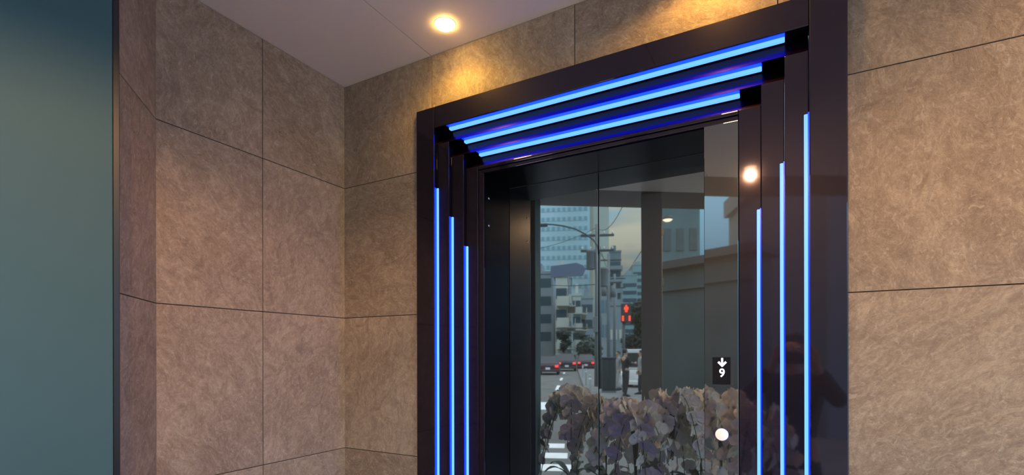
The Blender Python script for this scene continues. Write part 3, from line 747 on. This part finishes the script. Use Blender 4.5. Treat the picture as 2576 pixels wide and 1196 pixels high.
M_EYE = mat('eye_white', (.7, .7, .68), .3); M_LIP = mat('lips', (.35, .14, .12), .5)
def hand_chains(wr, d, palm, spread, curl=.55, s=1.0, thumb=1):
    """wr wrist, d finger direction, palm = direction the palm faces, spread = direction from little finger to index"""
    d, palm, spread = Vector(d).normalized(), Vector(palm).normalized(), Vector(spread).normalized()
    ch = []; pc = wr + d * .045 * s
    ch.append([(wr, .022 * s), (pc, (.030 * s, .020 * s))])
    for off, ln in ((.028, .068), (.009, .076), (-.010, .071), (-.028, .056)):
        kn = wr + d * .088 * s + spread * off * s; pts = [(pc, (.030 * s, .020 * s)), (kn, .0105 * s)]
        q = kn; a = 0
        for j, f in enumerate((.45, .32, .23)):
            a += curl * (.8, 1.0, .7)[j]
            q = q + (d * math.cos(a) + palm * math.sin(a)) * ln * f * s; pts.append((q, (.0092, .0085, .0072)[j] * s))
        ch.append(pts)
    t0 = wr + d * .030 * s + spread * .026 * s * thumb; t1 = t0 + (d * .6 + spread * .65 * thumb + palm * .35).normalized() * .034 * s
    t2 = t1 + (d * .85 + palm * .5).normalized() * .028 * s; t3 = t2 + (d * .85 + palm * .6 - spread * .2).normalized() * .022 * s
    ch.append([(pc, (.030 * s, .020 * s)), (t0, .013 * s), (t1, .011 * s), (t2, .0095 * s), (t3, .008 * s)])
    return ch
def person(loc, rz, label, top_m, leg_m, arms, H=1.68, stride=.1, coat=.0, bag=None, hands=None, hair=M_HAIR):
    """local +y is where the person faces. arms: for L and R (elbow, wrist) in local metres"""
    o = empty('person', loc, rz); tag(o, label, 'person', None); S = H / 1.70
    V3 = lambda *a: Vector(a) * S
    pel = V3(0, 0, .95)
    hip = {s: V3(s * .09, 0, .90) for s in (-1, 1)}; kn = {s: V3(s * .10, .03 + s * stride * .5, .50) for s in (-1, 1)}; an = {s: V3(s * .105, -.02 + s * stride, .09) for s in (-1, 1)}
    sp, chs, nk, hb, hc, ht = V3(0, 0, 1.10), V3(0, -.01, 1.30), V3(0, 0, 1.44), V3(0, .015, 1.53), V3(0, .02, 1.60), V3(0, .01, 1.66)
    sh = {s: V3(s * .175, -.01, 1.385) for s in (-1, 1)}
    ch = [[(pel, (.13 * S, .10 * S)), (sp, (.125 * S, .095 * S)), (chs, (.145 * S, .10 * S)), (nk, .056 * S), (hb, (.062 * S, .070 * S)), (hc, (.074 * S, .092 * S)), (ht, (.062 * S, .078 * S))]]
    for s in (-1, 1):
        toe = an[s] + V3(0, .13, -.055)
        ch.append([(pel, (.13 * S, .10 * S)), (hip[s], .088 * S), (kn[s], .058 * S), (kn[s].lerp(an[s], .35), .056 * S), (an[s], .036 * S), (toe, .028 * S)])
        el, wr = arms[s]
        ch.append([(chs, (.145 * S, .10 * S)), (sh[s], .056 * S), (el, .040 * S), (el.lerp(wr, .35), .038 * S), (wr, .022)])
        if hands: ch += hand_chains(wr, *hands[s])
        else: ch += hand_chains(wr, (wr - el), (-s, 0, 0), (0, 1, 0), .35)
    body = skin_mesh('body', ch, M_SKIN, o)
    face = MB(); face.ball(V3(0, .105, 1.588), (.011 * S, .017 * S, .018 * S), 2); face.build('nose', M_SKIN, body, True)
    for s in (-1, 1):
        MB().ball(V3(s * .031, .092, 1.612), (.012, .008, .008), 2).build('eye', M_EYE, body, True)
        MB().ball(V3(s * .078, .0, 1.595), (.010, .020, .030), 2).build('ear', M_SKIN, body, True)
    MB().ball(V3(0, .098, 1.555), (.022, .008, .006), 2).build('mouth', M_LIP, body, True)
    hm = MB(); b = bmesh.new(); bmesh.ops.create_icosphere(b, subdivisions=3, radius=1)
    for v in b.verts:
        if v.co.y > .45 and v.co.z < .55: v.co.y *= .78
        v.co = Vector((v.co.x * .086, v.co.y * .104 - .012, max(v.co.z, -.75) * .094 + 1.632)) * S
    hm.add(b); hm.build('hair', hair, o, True)
    # clothing follows the body
    c2 = [[(V3(0, 0, .86 - coat), (.16 * S, .12 * S)), (pel, (.155 * S, .12 * S)), (sp, (.15 * S, .118 * S)), (chs, (.165 * S, .12 * S)), (V3(0, 0, 1.425), .07 * S)]]
    for s in (-1, 1):
        el, wr = arms[s]
        c2.append([(chs, (.165 * S, .12 * S)), (sh[s], .072 * S), (el, .056 * S), (el.lerp(wr, .9), .042 * S)])
    skin_mesh('jacket', c2, top_m, o)
    c3 = [[(V3(0, 0, 1.0), (.14 * S, .11 * S)), (V3(0, 0, .93), (.145 * S, .115 * S))]]
    for s in (-1, 1):
        c3.append([(V3(0, 0, .93), (.145 * S, .115 * S)), (hip[s] - V3(0, 0, .04), .102 * S), (kn[s], .076 * S), (an[s] + V3(0, 0, .0), .062 * S)])
    skin_mesh('trousers', c3, leg_m, o)
    for s in (-1, 1):
        a = an[s]; x, y = a.x, a.y
        sh_ = MB().prism([(y - .085, .0), (y + .19, .0), (y + .20, .03), (y + .13, .062), (y + .03, .105), (y - .06, .11), (y - .09, .04)], 0, x - .047, x + .047, bevel=.016)
        sh_.build('shoe', mat('black_shoe', (.015, .014, .014), .4), o, True)
    return o
M_JKT = mat('dark_jacket', (.018, .022, .026), .85, bump=.2, scale=20); M_TRS = mat('dark_trousers', (.022, .026, .03), .85)
M_JK2 = mat('pale_grey_coat', (.33, .34, .33), .85, bump=.2, scale=20); M_TR2 = mat('light_trousers', (.42, .42, .40), .85)
V = Vector
face_side = math.atan2(SIDE.y, SIDE.x) - PI / 2
person(behind(1573, 17.6, 0), face_side - .5, 'person in a dark jacket and dark trousers standing on the pavement with raised forearms', M_JKT, M_TRS,
       {-1: (V((-.24, .05, 1.12)), V((-.16, .27, 1.16))), 1: (V((.24, .05, 1.12)), V((.15, .28, 1.14)))}, H=1.66, stride=.07,
       hands={-1: ((.2, 1, .1), (1, 0, 0), (0, 0, 1), .6), 1: ((-.2, 1, .1), (-1, 0, 0), (0, 0, 1), .6)})
person(behind(1555, 20.5, 0), face_side + 2.6, 'person in a pale grey coat and light trousers behind the dark-clothed one', M_JK2, M_TR2,
       {-1: (V((-.23, -.02, 1.11)), V((-.22, .05, .86))), 1: (V((.23, -.02, 1.11)), V((.22, .05, .86)))}, H=1.60, stride=.14, coat=.1)
person(behind(1612, 18.6, 0), face_side + 3.0, 'person in a light grey jacket half hidden by the dark column', M_JK2, M_TRS,
       {-1: (V((-.23, -.02, 1.11)), V((-.22, .05, .86))), 1: (V((.23, -.02, 1.11)), V((.22, .05, .86)))}, H=1.62, stride=.1)
# the person taking the picture: both hands hold a phone at eye height, body behind it
look = V((-sY, cY, 0)); rt = V((cY, sY, 0))
ph_c = CAM - look * .020
pg = V((CAM.x + .015, CAM.y - .43, 0)); AIM = .12
phone = empty('phone', ph_c, YAW); tag(phone, 'black phone held level in two hands, mirrored dimly in the right jamb', 'phone')
MB().box((-.078, -.009, -.062), (.076, -.001, .012), bevel=.0035).build('phone_body', mat('phone_black', (.012, .012, .014), .25), phone)
MB().box((-.075, -.0096, -.059), (.073, -.0088, .009)).build('phone_screen', mat('phone_screen', (.02, .02, .025), .1, emit=(.4, .32, .28), estr=.25), phone)
dz = ph_c.z - .025
def to_local(w): return Matrix.Rotation(-AIM, 3, 'Z') @ (w - pg)
wl, wr_ = to_local(ph_c - rt * .118 + V((0, 0, -.075)) - look * .03), to_local(ph_c + rt * .116 + V((0, 0, -.075)) - look * .03)
lr = Matrix.Rotation(-AIM, 3, 'Z') @ rt; ll = Matrix.Rotation(-AIM, 3, 'Z') @ look
up_ = V((0, 0, 1))
person(pg, AIM, 'person in dark clothes holding a phone up with both hands, mirrored in the portal', M_JKT, M_TRS,
       {-1: (V((-.27, .10, 1.20)), wl), 1: (V((.27, .10, 1.20)), wr_)}, H=1.62, stride=.03,
       hands={-1: (up_ * .8 + lr * .25 + ll * .2, lr * .9 - ll * .3, ll * -.2 + up_ * .5 - lr * .5, .55, .92), 1: (up_ * .8 - lr * .25 + ll * .2, -lr * .9 - ll * .3, ll * -.2 + up_ * .5 + lr * .5, .55, .92)})

# ------------------------------------------------------------------ orchids by the doorway
M_PETAL = mat('orchid_petal', (.84, .81, .73), .7, var=.08, scale=20)
M_LIP2 = mat('orchid_lip', (.42, .36, .22), .6); M_STEM = mat('orchid_stem', (.10, .15, .06), .6); M_OLEAF = mat('orchid_leaf', (.035, .08, .03), .35)
M_POT = mat('white_ceramic_pot', (.55, .54, .52), .25); M_RACK = mat('black_wire', (.01, .01, .012), .4)
def petal_mesh():
    bm = bmesh.new()
    def petal(ang, ln, wd, cup):
        n = 7; rows = []
        for i in range(n + 1):
            t = i / n; w = wd * math.sin(PI * min(1, t * .93 + .07)) ** .7
            row = []
            for j in (-1, -.5, 0, .5, 1):
                x = j * w; y = ln * t; z = cup * t * t + .12 * wd * (j * j) * 1.2 - .004
                c, s = math.cos(ang), math.sin(ang)
                row.append(bm.verts.new((x * c - y * s, z, x * s + y * c)))
            rows.append(row)
        for a, b in zip(rows, rows[1:]):
            for j in range(4): bm.faces.new((a[j], a[j + 1], b[j + 1], b[j]))
    petal(0, .048, .020, -.006); petal(2.25, .046, .019, -.004); petal(-2.25, .046, .019, -.004)
    petal(1.25, .054, .030, .003); petal(-1.25, .054, .030, .003)
    bmesh.ops.remove_doubles(bm, verts=bm.verts, dist=.0002)
    me = bpy.data.meshes.new('flower'); bm.to_mesh(me); bm.free(); me.materials.append(M_PETAL)
    for p in me.polygons: p.use_smooth = True
    return me
FLM = petal_mesh()
lipmb = MB().ball((0, .012, -.006), (.010, .012, .013), 1); lo_ = lipmb.build('lip', M_LIP2, None, True); LIPM = lo_.data; bpy.data.objects.remove(lo_)
def orchid(x, y, zp, toward, label, nst=3, n=8, top=.62, seed=0, reach=.32):
    """pot base at zp; arching stems lean toward an angle"""
    rnd = random.Random(seed); o = empty('potted_orchid', (x, y, zp)); tag(o, label, 'orchid', 'potted orchids by the doorway')
    MB().lathe([(0, 0), (.055, 0), (.075, .02), (.092, .15), (.095, .155), (.088, .157), (.08, .14), (0, .138)], 28).build('pot', M_POT, o, True)
    for i in range(5):
        a = i * 2.5 + seed; d = V((math.cos(a), math.sin(a), 0)); nn = V((-d.y, d.x, 0)); bm = bmesh.new(); rows = []
        for t in range(8):
            u = t / 7; c = V((0, 0, .14)) + d * (.02 + .22 * u) + V((0, 0, .09 * math.sin(u * 2.4))); w = .032 * math.sin(PI * (u * .9 + .08)) + .002
            rows.append([bm.verts.new(c - nn * w + V((0, 0, .008))), bm.verts.new(c), bm.verts.new(c + nn * w + V((0, 0, .008)))])
        for a_, b_ in zip(rows, rows[1:]):
            for j in (0, 1): bm.faces.new((a_[j], a_[j + 1], b_[j + 1], b_[j]))
        bmesh.ops.solidify(bm, geom=bm.faces[:], thickness=.002)
        q = MB(); q.add(bm); q.build('leaf', M_OLEAF, o, True)
    for sidx in range(nst):
        a = toward + (sidx - (nst - 1) / 2) * 1.0 + rnd.uniform(-.12, .12); d = V((math.cos(a), math.sin(a), 0)); tp = top * rnd.uniform(.88, 1.05); rc = reach * rnd.uniform(.85, 1.2)
        rnd2 = rnd.uniform(.22, .46)
        pts = []
        for t in range(15):
            u = t / 14
            if u < .55: w = u / .55; pts.append(V((0, 0, .13)) + V((0, 0, (tp - .13) * math.sin(w * PI / 2))) + d * rc * .28 * w * w)
            else: w = (u - .55) / .45; pts.append(V((0, 0, tp)) + d * rc * (.28 + .85 * w) - V((0, 0, rnd2 * w * w * tp / .6)))
        st = MB().tube(pts, .0032, 6).build('stem', M_STEM, o, True)
        sup = MB().tube([p + V((.006, .004, 0)) for p in pts[:9]], .0016, 5).build('support_wire', M_RACK, o, True)
        side = V((-d.y, d.x, 0))
        for k_ in range(n):
            u = .46 + .54 * k_ / (n - 1); i0 = min(13, int(u * 14)); p = pts[i0].lerp(pts[i0 + 1], u * 14 - i0)
            sgn = 1 if k_ % 2 else -1
            f = bpy.data.objects.new('flower', FLM); COL.objects.link(f); f.parent = st
            f.location = p + side * sgn * .030 + d * .012 + V((0, 0, -.008))
            f.rotation_euler = (rnd.uniform(-.45, .15), rnd.uniform(-.25, .25), a - PI / 2 + sgn * -.5 + rnd.uniform(-.3, .3)); sc_ = rnd.uniform(1.0, 1.4) * (1.12 - .25 * k_ / n); f.scale = (sc_, sc_, sc_)
    return o
def stand(x, y, h, label, rz=0):
    o = empty('flower_stand', (x, y, 0), rz); tag(o, label, 'stand', 'black wire orchid stands')
    MB().lathe([(0, h - .012), (.125, h - .012), (.13, h - .006), (.125, h), (0, h)], 28).build('top_plate', M_RACK, o, True)
    for i in range(3):
        a = i * 2 * PI / 3; MB().tube([(.115 * math.cos(a), .115 * math.sin(a), h - .01), (.125 * math.cos(a), .125 * math.sin(a), h * .5), (.15 * math.cos(a), .15 * math.sin(a), 0)], .006, 8).build('leg', M_RACK, o, True)
    MB().tube([(.12 * math.cos(t * PI / 12), .12 * math.sin(t * PI / 12), h * .35) for t in range(25)], .005, 6, False).build('hoop', M_RACK, o, True)
    return o
spots = [ # reflected column, distance, stand height, stem top, stems, toward
    (1438, 3.95, .52, .66, 6, -.9, 'left'), (1524, 3.80, .52, .62, 6, .0, 'second'), (1598, 3.30, .47, .66, 5, .6, 'third'),
    (1690, 3.42, .54, .66, 6, .6, 'fourth'), (1762, 3.48, .56, .66, 6, .3, 'fifth'), (1830, 3.55, .54, .66, 5, .8, 'sixth'), (1918, 3.36, .50, .62, 5, .6, 'last')]
WORDS = {'left': 'leftmost', 'second': 'second from left', 'third': 'third from left', 'fourth': 'middle', 'fifth': 'third from right', 'sixth': 'second from right', 'last': 'rightmost'}
for i, (px, k, hs, tp, ns, tw, wd) in enumerate(spots):
    hs -= .13; tp += .13
    p = behind(px, k, 0)
    stand(p.x, p.y, hs, 'black round wire stand under the %s orchid pot' % WORDS[wd], i)
    orchid(p.x, p.y, hs, tw, '%s pot of arching white orchids, mirrored dimly in the doors' % WORDS[wd], nst=ns + 3, n=11, top=tp, seed=i * 3 + 1, reach=.22)
